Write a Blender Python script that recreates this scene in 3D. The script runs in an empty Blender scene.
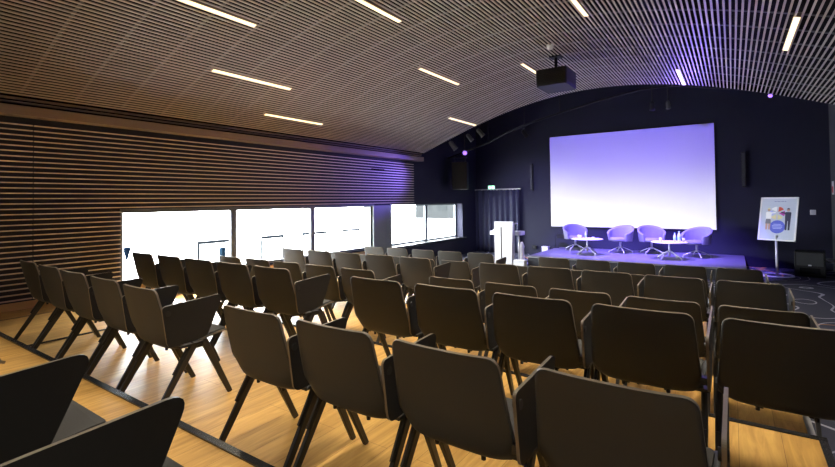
import bpy, bmesh, math, random
from mathutils import Vector, Matrix
random.seed(7)
SC = bpy.context.scene
COL = SC.collection
PI = math.pi

# ------------------------------------------------------------------ helpers
class MB:
    """collects shapes and links them as ONE mesh object"""
    def __init__(self):
        self.v = []; self.f = []; self.s = []; self.m = []
    def add(self, vs, fs, smooth=False, mi=0):
        o = len(self.v)
        self.v += [tuple(p) for p in vs]
        for f in fs:
            self.f.append(tuple(i + o for i in f)); self.s.append(smooth); self.m.append(mi)
        return self
    def box(self, x0, x1, y0, y1, z0, z1, mi=0, M=None):
        vs = [(x, y, z) for x in (x0, x1) for y in (y0, y1) for z in (z0, z1)]
        if M: vs = [M @ Vector(p) for p in vs]
        fs = [(0, 1, 3, 2), (4, 6, 7, 5), (0, 4, 5, 1), (2, 3, 7, 6), (0, 2, 6, 4), (1, 5, 7, 3)]
        return self.add(vs, fs, False, mi)
    def tube(self, pts, r, n=10, mi=0, caps=True, r2=None, flat=1.0):
        pts = [Vector(p) for p in pts]; N = len(pts); rings = []
        up = Vector((0, 0, 1))
        for i, p in enumerate(pts):
            t = (pts[min(i + 1, N - 1)] - pts[max(i - 1, 0)]).normalized()
            a = t.cross(up)
            if a.length < 1e-3: a = Vector((1, 0, 0))
            a.normalize(); b = a.cross(t).normalized()
            k = i / max(1, N - 1)
            R = r if r2 is None else r + (r2 - r) * k
            rings.append([p + a * (R * math.cos(2 * PI * j / n)) + b * (R * flat * math.sin(2 * PI * j / n)) for j in range(n)])
        vs = [p for R in rings for p in R]
        fs = [(i * n + j, i * n + (j + 1) % n, (i + 1) * n + (j + 1) % n, (i + 1) * n + j) for i in range(N - 1) for j in range(n)]
        self.add(vs, fs, True, mi)
        if caps:
            self.add(rings[0], [tuple(range(n))[::-1]], False, mi)
            self.add(rings[-1], [tuple(range(n))], False, mi)
        return self
    def bar(self, p0, p1, wx, wy, wx1=None, wy1=None, side=Vector((1, 0, 0)), mi=0):
        """rectangular tapered bar from p0 to p1"""
        p0 = Vector(p0); p1 = Vector(p1); t = (p1 - p0).normalized()
        a = (side - t * side.dot(t)).normalized(); b = t.cross(a)
        wx1 = wx if wx1 is None else wx1; wy1 = wy if wy1 is None else wy1
        vs = []
        for p, u, w in ((p0, wx, wy), (p1, wx1, wy1)):
            c = .22
            for sx, sy in ((1 - c, 1), (1, 1 - c), (1, -1 + c), (1 - c, -1), (-1 + c, -1), (-1, -1 + c), (-1, 1 - c), (-1 + c, 1)):
                vs.append(p + a * (u * sx / 2) + b * (w * sy / 2))
        fs = [(j, (j + 1) % 8, 8 + (j + 1) % 8, 8 + j) for j in range(8)] + [tuple(range(8))[::-1], tuple(range(8, 16))]
        return self.add(vs, fs, False, mi)
    def lathe(self, prof, n=24, c=(0, 0, 0), mi=0, M=None):
        vs = []
        for r, z in prof:
            for j in range(n):
                p = Vector((r * math.cos(2 * PI * j / n), r * math.sin(2 * PI * j / n), z))
                p = (M @ p) if M else p
                vs.append(p + Vector(c))
        fs = [(i * n + j, i * n + (j + 1) % n, (i + 1) * n + (j + 1) % n, (i + 1) * n + j) for i in range(len(prof) - 1) for j in range(n)]
        self.add(vs, fs, True, mi)
        if prof[0][0] > 1e-6: self.add(vs[:n], [tuple(range(n))[::-1]], False, mi)
        if prof[-1][0] > 1e-6: self.add(vs[-n:], [tuple(range(n))], False, mi)
        return self
    def prism(self, poly, fn0, fn1, mi=0, rim=None):
        """extrude polygon (list of 2D) between two mappings"""
        n = len(poly)
        if rim is not None:
            vs = [fn0(*p) for p in poly] + [fn1(*p) for p in poly]
            self.add(vs, [tuple(range(n))[::-1], tuple(range(n, 2 * n))], False, mi)
            return self.add(vs, [(j, (j + 1) % n, n + (j + 1) % n, n + j) for j in range(n)], False, rim)
        vs = [fn0(*p) for p in poly] + [fn1(*p) for p in poly]
        fs = [tuple(range(n))[::-1], tuple(range(n, 2 * n))] + [(j, (j + 1) % n, n + (j + 1) % n, n + j) for j in range(n)]
        return self.add(vs, fs, False, mi)
    def build(self, name, mat, parent=None, bevel=0, loc=None):
        me = bpy.data.meshes.new(name)
        me.from_pydata(self.v, [], self.f)
        for i, p in enumerate(me.polygons):
            p.use_smooth = self.s[i]; p.material_index = self.m[i]
        for m in (mat if isinstance(mat, (list, tuple)) else [mat]): me.materials.append(m)
        bm = bmesh.new(); bm.from_mesh(me)
        bmesh.ops.remove_doubles(bm, verts=bm.verts, dist=1e-5)
        bmesh.ops.recalc_face_normals(bm, faces=bm.faces)
        if bevel:
            ed = [e for e in bm.edges if len(e.link_faces) == 2 and e.calc_face_angle(0) > .7]
            bmesh.ops.bevel(bm, geom=ed, offset=bevel, segments=2, affect='EDGES', profile=.5)
        bm.to_mesh(me); bm.free()
        o = bpy.data.objects.new(name, me); COL.objects.link(o)
        if parent: o.parent = parent
        if loc: o.location = loc
        return o

def rounded(poly, rads, seg=6):
    out = []; n = len(poly)
    for i in range(n):
        p = Vector(poly[i]); a = Vector(poly[i - 1]); b = Vector(poly[(i + 1) % n]); r = rads[i]
        if r <= 0: out.append(tuple(p)); continue
        u = (a - p).normalized(); w = (b - p).normalized()
        ang = u.angle(w); d = min(r / math.tan(ang / 2), (a - p).length * .49, (b - p).length * .49)
        p0 = p + u * d; p1 = p + w * d
        for k in range(seg + 1):
            t = k / seg
            q = p0 * (1 - t) ** 2 + p * 2 * t * (1 - t) + p1 * t ** 2
            out.append(tuple(q))
    return out

def empty(name, loc, rz=0):
    o = bpy.data.objects.new(name, None); COL.objects.link(o)
    o.empty_display_size = .1; o.location = loc; o.rotation_euler = (0, 0, rz); return o
def tag(o, label=None, cat=None, group=None, kind=None):
    if label: o['label'] = label
    if cat: o['category'] = cat
    if group: o['group'] = group
    if kind: o['kind'] = kind
    return o
def struct(mb, name, mat, parent=None, bevel=0):
    o = mb.build(name, mat, parent, bevel)
    if not parent: o['kind'] = 'structure'
    return o
def kids(o): return [c for c in bpy.data.objects if c.parent == o]
def copy_tree(o, parent=None, skip=()):
    c = o.copy(); COL.objects.link(c); c.parent = parent
    for ch in kids(o):
        if ch.name.split('.')[0] in skip: continue
        copy_tree(ch, c)
    return c

# ------------------------------------------------------------------ materials
def mat(name, color, rough=.5, metal=0, spec=.5, emit=None, estr=0, noise=None, bump=0, nscale=40, coat=0):
    m = bpy.data.materials.new(name); m.use_nodes = True
    nt = m.node_tree; b = nt.nodes['Principled BSDF']
    b.inputs['Base Color'].default_value = (*color, 1); b.inputs['Roughness'].default_value = rough
    b.inputs['Metallic'].default_value = metal; b.inputs['Specular IOR Level'].default_value = spec
    if coat: b.inputs['Coat Weight'].default_value = coat
    if emit:
        b.inputs['Emission Color'].default_value = (*emit, 1); b.inputs['Emission Strength'].default_value = estr
    tc = nt.nodes.new('ShaderNodeTexCoord'); nz = nt.nodes.new('ShaderNodeTexNoise')
    nz.inputs['Scale'].default_value = nscale; nz.inputs['Detail'].default_value = 4
    nt.links.new(tc.outputs['Object'], nz.inputs['Vector'])
    k = noise or .08
    mx = nt.nodes.new('ShaderNodeMix'); mx.data_type = 'RGBA'
    mx.inputs[6].default_value = (*[c * (1 - k) for c in color], 1); mx.inputs[7].default_value = (*[min(1, c * (1 + k)) for c in color], 1)
    nt.links.new(nz.outputs['Fac'], mx.inputs[0]); nt.links.new(mx.outputs[2], b.inputs['Base Color'])
    if bump:
        bp = nt.nodes.new('ShaderNodeBump'); bp.inputs['Strength'].default_value = bump; bp.inputs['Distance'].default_value = .002
        nt.links.new(nz.outputs['Fac'], bp.inputs['Height']); nt.links.new(bp.outputs['Normal'], b.inputs['Normal'])
    return m

def wood_floor():
    m = bpy.data.materials.new('oak_floor'); m.use_nodes = True
    nt = m.node_tree; N = nt.nodes; L = nt.links; b = N['Principled BSDF']
    tc = N.new('ShaderNodeTexCoord'); mp = N.new('ShaderNodeMapping'); mp.inputs['Rotation'].default_value = (0, 0, PI / 2)
    L.new(tc.outputs['Object'], mp.inputs['Vector'])
    br = N.new('ShaderNodeTexBrick'); br.offset = .37
    for k, v in (('Scale', 1), ('Mortar Size', .0016), ('Mortar Smooth', .3), ('Brick Width', 2.1), ('Row Height', .21), ('Bias', 0)): br.inputs[k].default_value = v
    br.inputs['Color1'].default_value = (.58, .355, .115, 1); br.inputs['Color2'].default_value = (.50, .295, .088, 1); br.inputs['Mortar'].default_value = (.24, .13, .045, 1)
    L.new(mp.outputs[0], br.inputs['Vector'])
    mp2 = N.new('ShaderNodeMapping'); mp2.inputs['Scale'].default_value = (14, 1.3, 1); L.new(tc.outputs['Object'], mp2.inputs['Vector'])
    nz = N.new('ShaderNodeTexNoise'); nz.inputs['Scale'].default_value = 1.6; nz.inputs['Detail'].default_value = 7; nz.inputs['Distortion'].default_value = 1.1
    L.new(mp2.outputs[0], nz.inputs['Vector'])
    rp = N.new('ShaderNodeValToRGB'); rp.color_ramp.elements[0].position = .3; rp.color_ramp.elements[0].color = (.72, .66, .58, 1)
    rp.color_ramp.elements[1].position = .7; rp.color_ramp.elements[1].color = (1.12, 1.1, 1.05, 1)
    L.new(nz.outputs['Fac'], rp.inputs[0])
    mx = N.new('ShaderNodeMix'); mx.data_type = 'RGBA'; mx.blend_type = 'MULTIPLY'; mx.inputs[0].default_value = 1
    L.new(br.outputs['Color'], mx.inputs[6]); L.new(rp.outputs[0], mx.inputs[7]); L.new(mx.outputs[2], b.inputs['Base Color'])
    b.inputs['Specular IOR Level'].default_value = .11
    nz2 = N.new('ShaderNodeTexNoise'); nz2.inputs['Scale'].default_value = 5; L.new(tc.outputs['Object'], nz2.inputs['Vector'])
    mr = N.new('ShaderNodeMapRange'); mr.inputs[3].default_value = .32; mr.inputs[4].default_value = .5
    L.new(nz2.outputs['Fac'], mr.inputs[0]); L.new(mr.outputs[0], b.inputs['Roughness'])
    bp = N.new('ShaderNodeBump'); bp.inputs['Strength'].default_value = .15; bp.inputs['Distance'].default_value = .001
    L.new(br.outputs['Fac'], bp.inputs['Height']); bp.invert = True; L.new(bp.outputs[0], b.inputs['Normal'])
    return m

def slat_wood(name, c0, c1, ax, rough=.5):
    m = bpy.data.materials.new(name); m.use_nodes = True
    nt = m.node_tree; N = nt.nodes; L = nt.links; b = N['Principled BSDF']
    tc = N.new('ShaderNodeTexCoord'); mp = N.new('ShaderNodeMapping'); mp.inputs['Scale'].default_value = ax
    L.new(tc.outputs['Object'], mp.inputs['Vector'])
    nz = N.new('ShaderNodeTexNoise'); nz.inputs['Scale'].default_value = 2; nz.inputs['Detail'].default_value = 5
    L.new(mp.outputs[0], nz.inputs['Vector'])
    mx = N.new('ShaderNodeMix'); mx.data_type = 'RGBA'; mx.inputs[6].default_value = (*c0, 1); mx.inputs[7].default_value = (*c1, 1)
    L.new(nz.outputs['Fac'], mx.inputs[0]); L.new(mx.outputs[2], b.inputs['Base Color']); b.inputs['Roughness'].default_value = rough
    return m

def carpet():
    m = bpy.data.materials.new('contour_carpet'); m.use_nodes = True
    nt = m.node_tree; N = nt.nodes; L = nt.links; b = N['Principled BSDF']
    tc = N.new('ShaderNodeTexCoord')
    def lines(scale, seed, freq, width):
        mp = N.new('ShaderNodeMapping'); mp.inputs['Location'].default_value = (seed, seed * .7, 0); L.new(tc.outputs['Object'], mp.inputs['Vector'])
        nz = N.new('ShaderNodeTexNoise'); nz.inputs['Scale'].default_value = scale; nz.inputs['Detail'].default_value = 1.0
        L.new(mp.outputs[0], nz.inputs['Vector'])
        a = N.new('ShaderNodeMath'); a.operation = 'MULTIPLY'; a.inputs[1].default_value = freq; L.new(nz.outputs['Fac'], a.inputs[0])
        f = N.new('ShaderNodeMath'); f.operation = 'PINGPONG'; f.inputs[1].default_value = .5; L.new(a.outputs[0], f.inputs[0])
        g = N.new('ShaderNodeMath'); g.operation = 'LESS_THAN'; g.inputs[1].default_value = width; L.new(f.outputs[0], g.inputs[0])
        return g
    g1 = lines(.62, 3.1, 11, .045); g2 = lines(.45, 5.2, 2.6, .012)
    m1 = N.new('ShaderNodeMix'); m1.data_type = 'RGBA'; m1.inputs[6].default_value = (.05, .052, .075, 1); m1.inputs[7].default_value = (.38, .38, .44, 1)
    L.new(g1.outputs[0], m1.inputs[0])
    m2 = N.new('ShaderNodeMix'); m2.data_type = 'RGBA'; m2.inputs[7].default_value = (.5, .23, .09, 1)
    L.new(m1.outputs[2], m2.inputs[6]); L.new(g2.outputs[0], m2.inputs[0]); L.new(m2.outputs[2], b.inputs['Base Color'])
    b.inputs['Roughness'].default_value = .95; b.inputs['Specular IOR Level'].default_value = .15
    return m

def glass(name, tint=(1, 1, 1)):
    m = bpy.data.materials.new(name); m.use_nodes = True
    nt = m.node_tree; N = nt.nodes; L = nt.links; N.clear()
    o = N.new('ShaderNodeOutputMaterial'); mx = N.new('ShaderNodeMixShader'); t = N.new('ShaderNodeBsdfTransparent'); g = N.new('ShaderNodeBsdfGlossy')
    t.inputs[0].default_value = (*tint, 1); g.inputs['Roughness'].default_value = .02
    lw = N.new('ShaderNodeLayerWeight'); pw = N.new('ShaderNodeMath'); pw.operation = 'POWER'; pw.inputs[1].default_value = 5
    ml = N.new('ShaderNodeMath'); ml.operation = 'MULTIPLY_ADD'; ml.inputs[1].default_value = .9; ml.inputs[2].default_value = .04
    L.new(lw.outputs['Facing'], pw.inputs[0]); L.new(pw.outputs[0], ml.inputs[0]); L.new(ml.outputs[0], mx.inputs[0]); L.new(t.outputs[0], mx.inputs[1]); L.new(g.outputs[0], mx.inputs[2]); L.new(mx.outputs[0], o.inputs[0])
    return m

M_floor = wood_floor()
M_carpet = carpet()
M_ceil = slat_wood('ceiling_slat_wood', (.40, .335, .285), (.52, .44, .38), (30, .6, 30))
M_wslat = slat_wood('wall_slat_wood', (.62, .51, .385), (.76, .63, .48), (30, .6, 30))
M_board = slat_wood('fascia_wood', (.20, .145, .10), (.28, .205, .145), (8, .6, 20))
M_plinth = slat_wood('plinth_wood', (.55, .31, .12), (.66, .40, .16), (8, .6, 20))
M_black = mat('black_backing', (.006, .006, .007), .9, spec=.1)
M_wback = mat('wall_slat_backing', (.040, .041, .046), .9, spec=.1)
M_batten = mat('grey_batten', (.10, .10, .105), .5)
M_navy = mat('navy_wall_paint', (.016, .016, .034), .75, spec=.3)
M_gray = mat('grey_wall_paint', (.06, .062, .068), .75, spec=.3)
M_back = mat('pale_back_wall', (.75, .75, .76), .8)
M_column = mat('grey_column_paint', (.20, .225, .225), .6)
M_frame = mat('window_aluminium', (.09, .105, .12), .4)
M_nosing = mat('black_nosing', (.02, .02, .022), .25)
M_riser = mat('dark_riser', (.03, .03, .03), .7)
M_alu = mat('aluminium_trim', (.42, .42, .42), .4, metal=.7)
M_glass = glass('window_glass')
M_shell = mat('chair_shell', (.047, .051, .053), .5, spec=.28, nscale=300, bump=.12)
M_shelledge = mat('chair_shell_edge', (.17, .145, .115), .45, spec=.4)
M_panel = mat('chair_side_panel', (.022, .021, .020), .55, spec=.22)
M_pad = mat('grey_seat_fabric', (.062, .060, .058), .95, spec=.2, nscale=500, noise=.3, bump=.4)
M_leg = mat('chair_leg_metal', (.022, .021, .020), .38, spec=.5)
M_brk = mat('black_bracket', (.012, .012, .012), .45)
M_light = mat('linear_lamp', (1, .85, .65), .5, emit=(1, .78, .45), estr=.55)
M_lampframe = mat('lamp_frame', (.3, .25, .2), .5)
M_screen = mat('projection_screen', (.42, .42, .43), .9, spec=.1, noise=.01)
M_scrframe = mat('screen_border', (.01, .01, .012), .8)
M_curtain = mat('navy_curtain', (.045, .047, .075), .85, spec=.2)
M_stage = mat('stage_floor', (.15, .147, .165), .35, nscale=3)
M_stageside = mat('stage_skirt', (.02, .02, .026), .8)
M_tub = mat('armchair_fabric', (.20, .20, .215), .9, spec=.2, nscale=200, bump=.3)
M_chrome = mat('pale_metal_base', (.55, .55, .57), .35, metal=.35)
M_white = mat('white_laminate', (.60, .59, .60), .4)
M_wood2 = mat('lectern_wood', (.035, .018, .012), .5)
M_bottle2 = mat('pale_bottle', (.75, .80, .86), .2); M_bottle2.node_tree.nodes['Principled BSDF'].inputs['Alpha'].default_value = .62
M_bottle = glass('bottle_plastic', (.92, .95, .97))
M_blue = mat('blue_label', (.22, .45, .62), .5)
M_cap = mat('bottle_cap', (.3, .5, .7), .5)
M_eq = mat('black_equipment', (.008, .008, .009), .55, spec=.3)
M_eq2 = mat('grey_equipment', (.032, .033, .036), .5)
M_can = mat('grey_spotlight_body', (.07, .075, .075), .5)
M_lens = mat('purple_lens', (.3, .2, .9), .2, emit=(.30, .14, 1), estr=.8)
M_lensd = mat('dark_lens', (.05, .05, .07), .15)
M_silver = mat('silver_frame', (.72, .72, .74), .4, metal=.2)
M_poster = mat('poster_paper', (.52, .57, .66), .6, noise=.02)
M_exit = mat('exit_sign_green', (.1, .8, .4), .5, emit=(.22, .85, .45), estr=1.0)
M_exitw = mat('exit_sign_white', (.9, 1, .9), .5, emit=(.8, 1, .85), estr=1.6)
M_plastic = mat('white_plastic', (.75, .75, .73), .4)
M_red = mat('red_print', (.6, .05, .04), .5)
M_terrace = mat('terrace_paving', (.55, .54, .52), .8, nscale=3)
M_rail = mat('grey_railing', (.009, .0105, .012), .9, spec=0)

def flat(name, c, spec=.5): return mat(name, c, .6, noise=.02, spec=spec)

# ------------------------------------------------------------------ geometry constants
CC = (4.04891068e-04, 4.39104697e-03, -4.04094641e-02, -2.85813447e-01, 3.75714116e+00)
def cz(x):                       # ceiling vault height
    z = 0
    for c in CC: z = z * x + c
    return z
def cslope(x): return (cz(x + .01) - cz(x - .01)) / .02
XL, XR, YF, YB = -8.15, 2.12, 15.9, -2.6
CARP = -.525
YC = 11.85                        # front edge of slatted vault
TIERS = [(.175, YB, 1.40), (0., 1.40, 3.58), (-.17, 3.58, 5.82), (-.345, 5.82, 8.15)]
XT = .415                         # right edge of the seating platform

# ------------------------------------------------------------------ floor and platform
b = MB(); b.box(XL - .4, XR + .2, YB, YF + .1, CARP - .08, CARP); struct(b, 'floor', M_carpet)
for i, (z, y0, y1) in enumerate(TIERS):
    b = MB(); b.box(XL, XT, y0, y1, z - .05, z); o = struct(b, 'floor_%d' % (i + 2), M_floor)
    o.name = 'floor'
    b = MB()
    b.box(XL, XT - .01, y1 - .012, y1 - .002, CARP, z - .05); b.box(XT - .02, XT - .008, y0, y1 - .012, CARP, z - .05)
    o = struct(b, 'wall_platform', M_riser)
    b = MB(); b.box(XL, XT + .012, y1 - .030, y1 + .012, z + .0005, z + .010); b.box(XL, XT + .012, y1, y1 + .012, z - .045, z + .002)
    struct(b, 'trim_%d' % (i + 1), M_nosing)
    b = MB(); b.box(XT - .03, XT + .010, y0 + .014, y1 - .032, z + .0005, z + .008); b.box(XT, XT + .010, y0 + .014, y1 - .032, z - .052, z + .004)
    struct(b, 'trim_%d' % (i + 11), M_nosing if i < 2 else M_alu)
b = MB(); b.box(-5.97, -5.92, 1.42, 3.52, .0005, .007); struct(b, 'trim_20', M_nosing)
b = MB(); b.box(-7.56, -7.545, 1.42, 3.52, .0005, .004); struct(b, 'trim_21', M_riser)

# ------------------------------------------------------------------ walls
WZ1 = 1.315; WB = .145            # window head and sill of the left wall
wins = [(3.37, 5.45), (5.45, 7.536), (7.536, 9.69)]
wins2 = [(10.5, 12.75), (12.75, 14.75)]
SLY1 = 11.62                      # slatted cladding ends here
b = MB()
b.box(XL - .35, XL, YB, 3.37, CARP, 5.2)                       # rear solid part
b.box(XL - .35, XL, 3.37, YF + .2, WZ1, 5.2)                   # over the windows
b.box(XL - .35, XL, 3.37, 9.69, CARP, WB)                      # under the big windows
b.box(XL - .35, XL, 10.5, 14.75, CARP, .10)                    # under the far pair
b.box(XL - .35, XL, 14.75, YF + .2, CARP, WZ1)
struct(b, 'wall_left', M_navy)
b = MB(); b.box(XL - .35, XL + .02, 9.69, 10.5, CARP, WZ1); struct(b, 'wall_left_column', M_column)
b = MB(); b.box(XL, XL + .025, YB, 9.69, CARP, .10); struct(b, 'baseboard_left', M_plinth)
b = MB(); b.box(XL, XL + .10, 10.5, 14.9, .04, .10); b.box(XL - .20, XL, 10.5, 14.75, .1001, .1012)
for k in range(40): b.box(XL - .20, XL + .07, 10.55 + k * .1, 10.60 + k * .1, .10, .106)
struct(b, 'trim_sill', M_nosing)
# slatted cladding: backing + slats
b = MB(); b.box(XL, XL + .008, YB, 3.37, .10, 2.70); b.box(XL, XL + .008, 3.37, SLY1, WZ1 + .03, 2.70); struct(b, 'wall_left_backing', M_wback)
b = MB(); P = .0735; n = int((2.66 - .10) / P)
for i in range(n):
    z = .125 + i * P
    segs = [(YB, 2.245), (2.262, 8.56), (8.575, SLY1)]
    for y0, y1 in segs:
        if z < WZ1 + .045: y1 = min(y1, 3.37)
        if y1 <= y0: continue
        b.box(XL + .008, XL + .040, y0, y1, z, z + .015)
struct(b, 'wall_left_slats', M_wslat)
b = MB(); b.box(XL + .0485, XL + .054, 9.58, 10.15, 2.29, 2.335); tag(b.build('wall_vent', M_black), 'narrow dark air slot in the slatted wall above far windows', 'vent')
# head trim
b = MB(); b.box(XL - .02, XL + .05, 3.37, 9.69, WZ1, WZ1 + .04); struct(b, 'trim_head', M_frame)
# windows
def window(n, y0, y1, z0, z1, x):
    f = MB(); w = .062; d = .07
    f.box(x - d, x, y0, y0 + w, z0, z1); f.box(x - d, x, y1 - w, y1, z0, z1)
    f.box(x - d, x, y0 + w, y1 - w, z1 - .03, z1); f.box(x - d, x, y0 + w, y1 - w, z0, z0 + .05)
    fo = struct(f, 'window_%d' % n, M_frame)
    g = MB(); g.box(x - .035, x - .029, y0 + w, y1 - w, z0 + .05, z1 - .03); g.build('glass', M_glass, fo)
for i, (y0, y1) in enumerate(wins): window(i + 1, y0, y1, WB, WZ1, XL - .04)
for i, (y0, y1) in enumerate(wins2): window(i + 4, y0, y1, .10, WZ1 - .01, XL - .26)
# fascia board / bulkhead at the spring of the vault
b = MB(); b.box(XL, -7.90, YB, YC + .02, 2.66, 2.785); struct(b, 'trim_fascia', M_board)
b = MB()
b.box(XL, -7.97, YB, YC, 2.83, 2.85); b.box(XL, -7.95, YB, YC, 2.88, 2.90)
struct(b, 'trim_fascia_slats', M_board)
b = MB(); b.box(XL, -8.03, YB, YC, 2.785, 3.3); struct(b, 'wall_left_upper', M_black)

# front wall, right wall, back wall
b = MB(); b.box(XL - .35, XR + .3, YF, YF + .2, CARP, 5.4); struct(b, 'wall_front', M_navy)
b = MB(); b.box(XR, XR + .2, YB, YF, CARP, 5.4); struct(b, 'wall_right', M_gray)
b = MB(); b.box(XL - .35, XR + .3, YB - .2, YB, CARP, 5.4); struct(b, 'wall_back', M_back)

# ceiling: vaulted slats, black backing, battens, void over the stage
b = MB(); P = .0645; k = 0; x = -7.86
while x < XR - .02:
    s = math.atan(cslope(x)); ca, sa = math.cos(s), math.sin(s)
    def q(u, w): return (x + u * ca - w * sa, cz(x) + u * sa + w * ca)
    w2 = .0112; h = .013
    c4 = [q(-w2, 0), q(w2, 0), q(w2, h), q(-w2, h)]
    b.prism(c4, lambda X, Z: (X, YB, Z), lambda X, Z: (X, YC, Z))
    x += P * ca ** .5
struct(b, 'ceiling', M_ceil)
def arch(dz, n=60, x0=XL, x1=XR):
    return [(x0 + (x1 - x0) * i / n, cz(x0 + (x1 - x0) * i / n) + dz) for i in range(n + 1)]
b = MB(); A = arch(.10); B_ = arch(.14)
b.prism(A + B_[::-1], lambda X, Z: (X, YB, Z), lambda X, Z: (X, YC, Z)); struct(b, 'ceiling_backing', M_black)
b = MB(); A = arch(.045, 60, -7.9); B_ = arch(.060, 60, -7.9)
y = YB + .3
while y < YC:
    b.prism(A + B_[::-1], lambda X, Z: (X, y, Z), lambda X, Z: (X, y + .03, Z)); y += .62
struct(b, 'ceiling_battens', M_batten)
b = MB(); A = arch(.012); B_ = [(XR, 5.3), (XL, 5.3)]
b.prism(A + B_, lambda X, Z: (X, YC + .004, Z), lambda X, Z: (X, YC + .05, Z)); struct(b, 'wall_fascia', M_black)
b = MB(); b.box(XL, XR, YC + .05, YF, 5.2, 5.3); struct(b, 'ceiling_void', M_black)

LAMP_W = 12.5
def light(kind, name, loc, energy, color, aim=None, **k):
    d = bpy.data.lights.new(name, kind); d.energy = energy; d.color = color
    for a, v in k.items(): setattr(d, a, v)
    o = bpy.data.objects.new(name, d); COL.objects.link(o); o.location = loc
    if aim is not None:
        o.rotation_euler = (Vector(aim) - Vector(loc)).to_track_quat('-Z', 'Y').to_euler()
    return o

# ------------------------------------------------------------------ linear ceiling lights
LG = 'linear ceiling lights'
def lamp(x, y0, L_=1.5, label=''):
    s = math.atan(cslope(x))
    r = empty('linear_ceiling_light', (x, y0 + L_ / 2, cz(x))); r.rotation_euler = (0, -s, 0)
    h = MB(); h.box(-.040, -.033, -L_ / 2, L_ / 2, -.006, .05); h.box(.033, .040, -L_ / 2, L_ / 2, -.006, .05)
    h.box(-.033, .033, -L_ / 2, -L_ / 2 + .006, -.006, .05); h.box(-.033, .033, L_ / 2 - .006, L_ / 2, -.006, .05)
    h.build('housing', M_lampframe, r)
    d = MB(); d.box(-.032, .032, -L_ / 2 + .007, L_ / 2 - .007, -.010, .012); d.build('diffuser', M_light, r)
    la = light('AREA', 'lamp_light', (0, 0, -.014), LAMP_W, (1, .90, .74), shape='RECTANGLE', size=.055, size_y=L_ - .04, spread=math.radians(95)); la.parent = r
    tag(r, label, 'ceiling light', LG); return r
for x, y, lb in [
    (-7.32, 5.53, 'glowing linear ceiling light closest to the left slatted wall, above the windows'),
    (-6.43, 3.92, 'glowing linear ceiling light second closest to the left wall, nearer the camera'),
    (-6.03, 10.27, 'glowing linear ceiling light at the vault edge above the hanging loudspeaker'),
    (-5.245, 2.33, 'glowing linear ceiling light cut by the top left frame edge'),
    (-4.80, 7.10, 'glowing linear ceiling light in mid ceiling, left of the projector and further from it'),
    (-3.98, 3.90, 'glowing linear ceiling light cut by the top frame edge left of centre'),
    (-3.40, 8.67, 'glowing linear ceiling light partly hidden behind the black projector'),
    (-1.70, 5.40, 'glowing linear ceiling light at the top frame edge right of the projector'),
    (-.835, 10.33, 'glowing linear ceiling light at the vault edge above the screen top right corner'),
    (.68, 6.95, 'glowing linear ceiling light furthest right, over the right chairs'),
    (.70, 3.30, 'glowing linear ceiling light above the camera on its right, outside the photo'),
    (-1.70, 1.75, 'glowing linear ceiling light above the camera on its left, outside the photo'),
    (-2.70, -2.2, 'added unseen linear ceiling light behind the camera, over the rear aisle'),  # from here on: unseen lamps added to brighten the chair backs
    (.65, -1.9, 'added unseen linear ceiling light behind the camera, over the right side'),
    (-4.80, -1.6, 'added unseen linear ceiling light behind the camera, over the left block')]:
    lamp(x, y, 1.5, lb)

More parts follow.
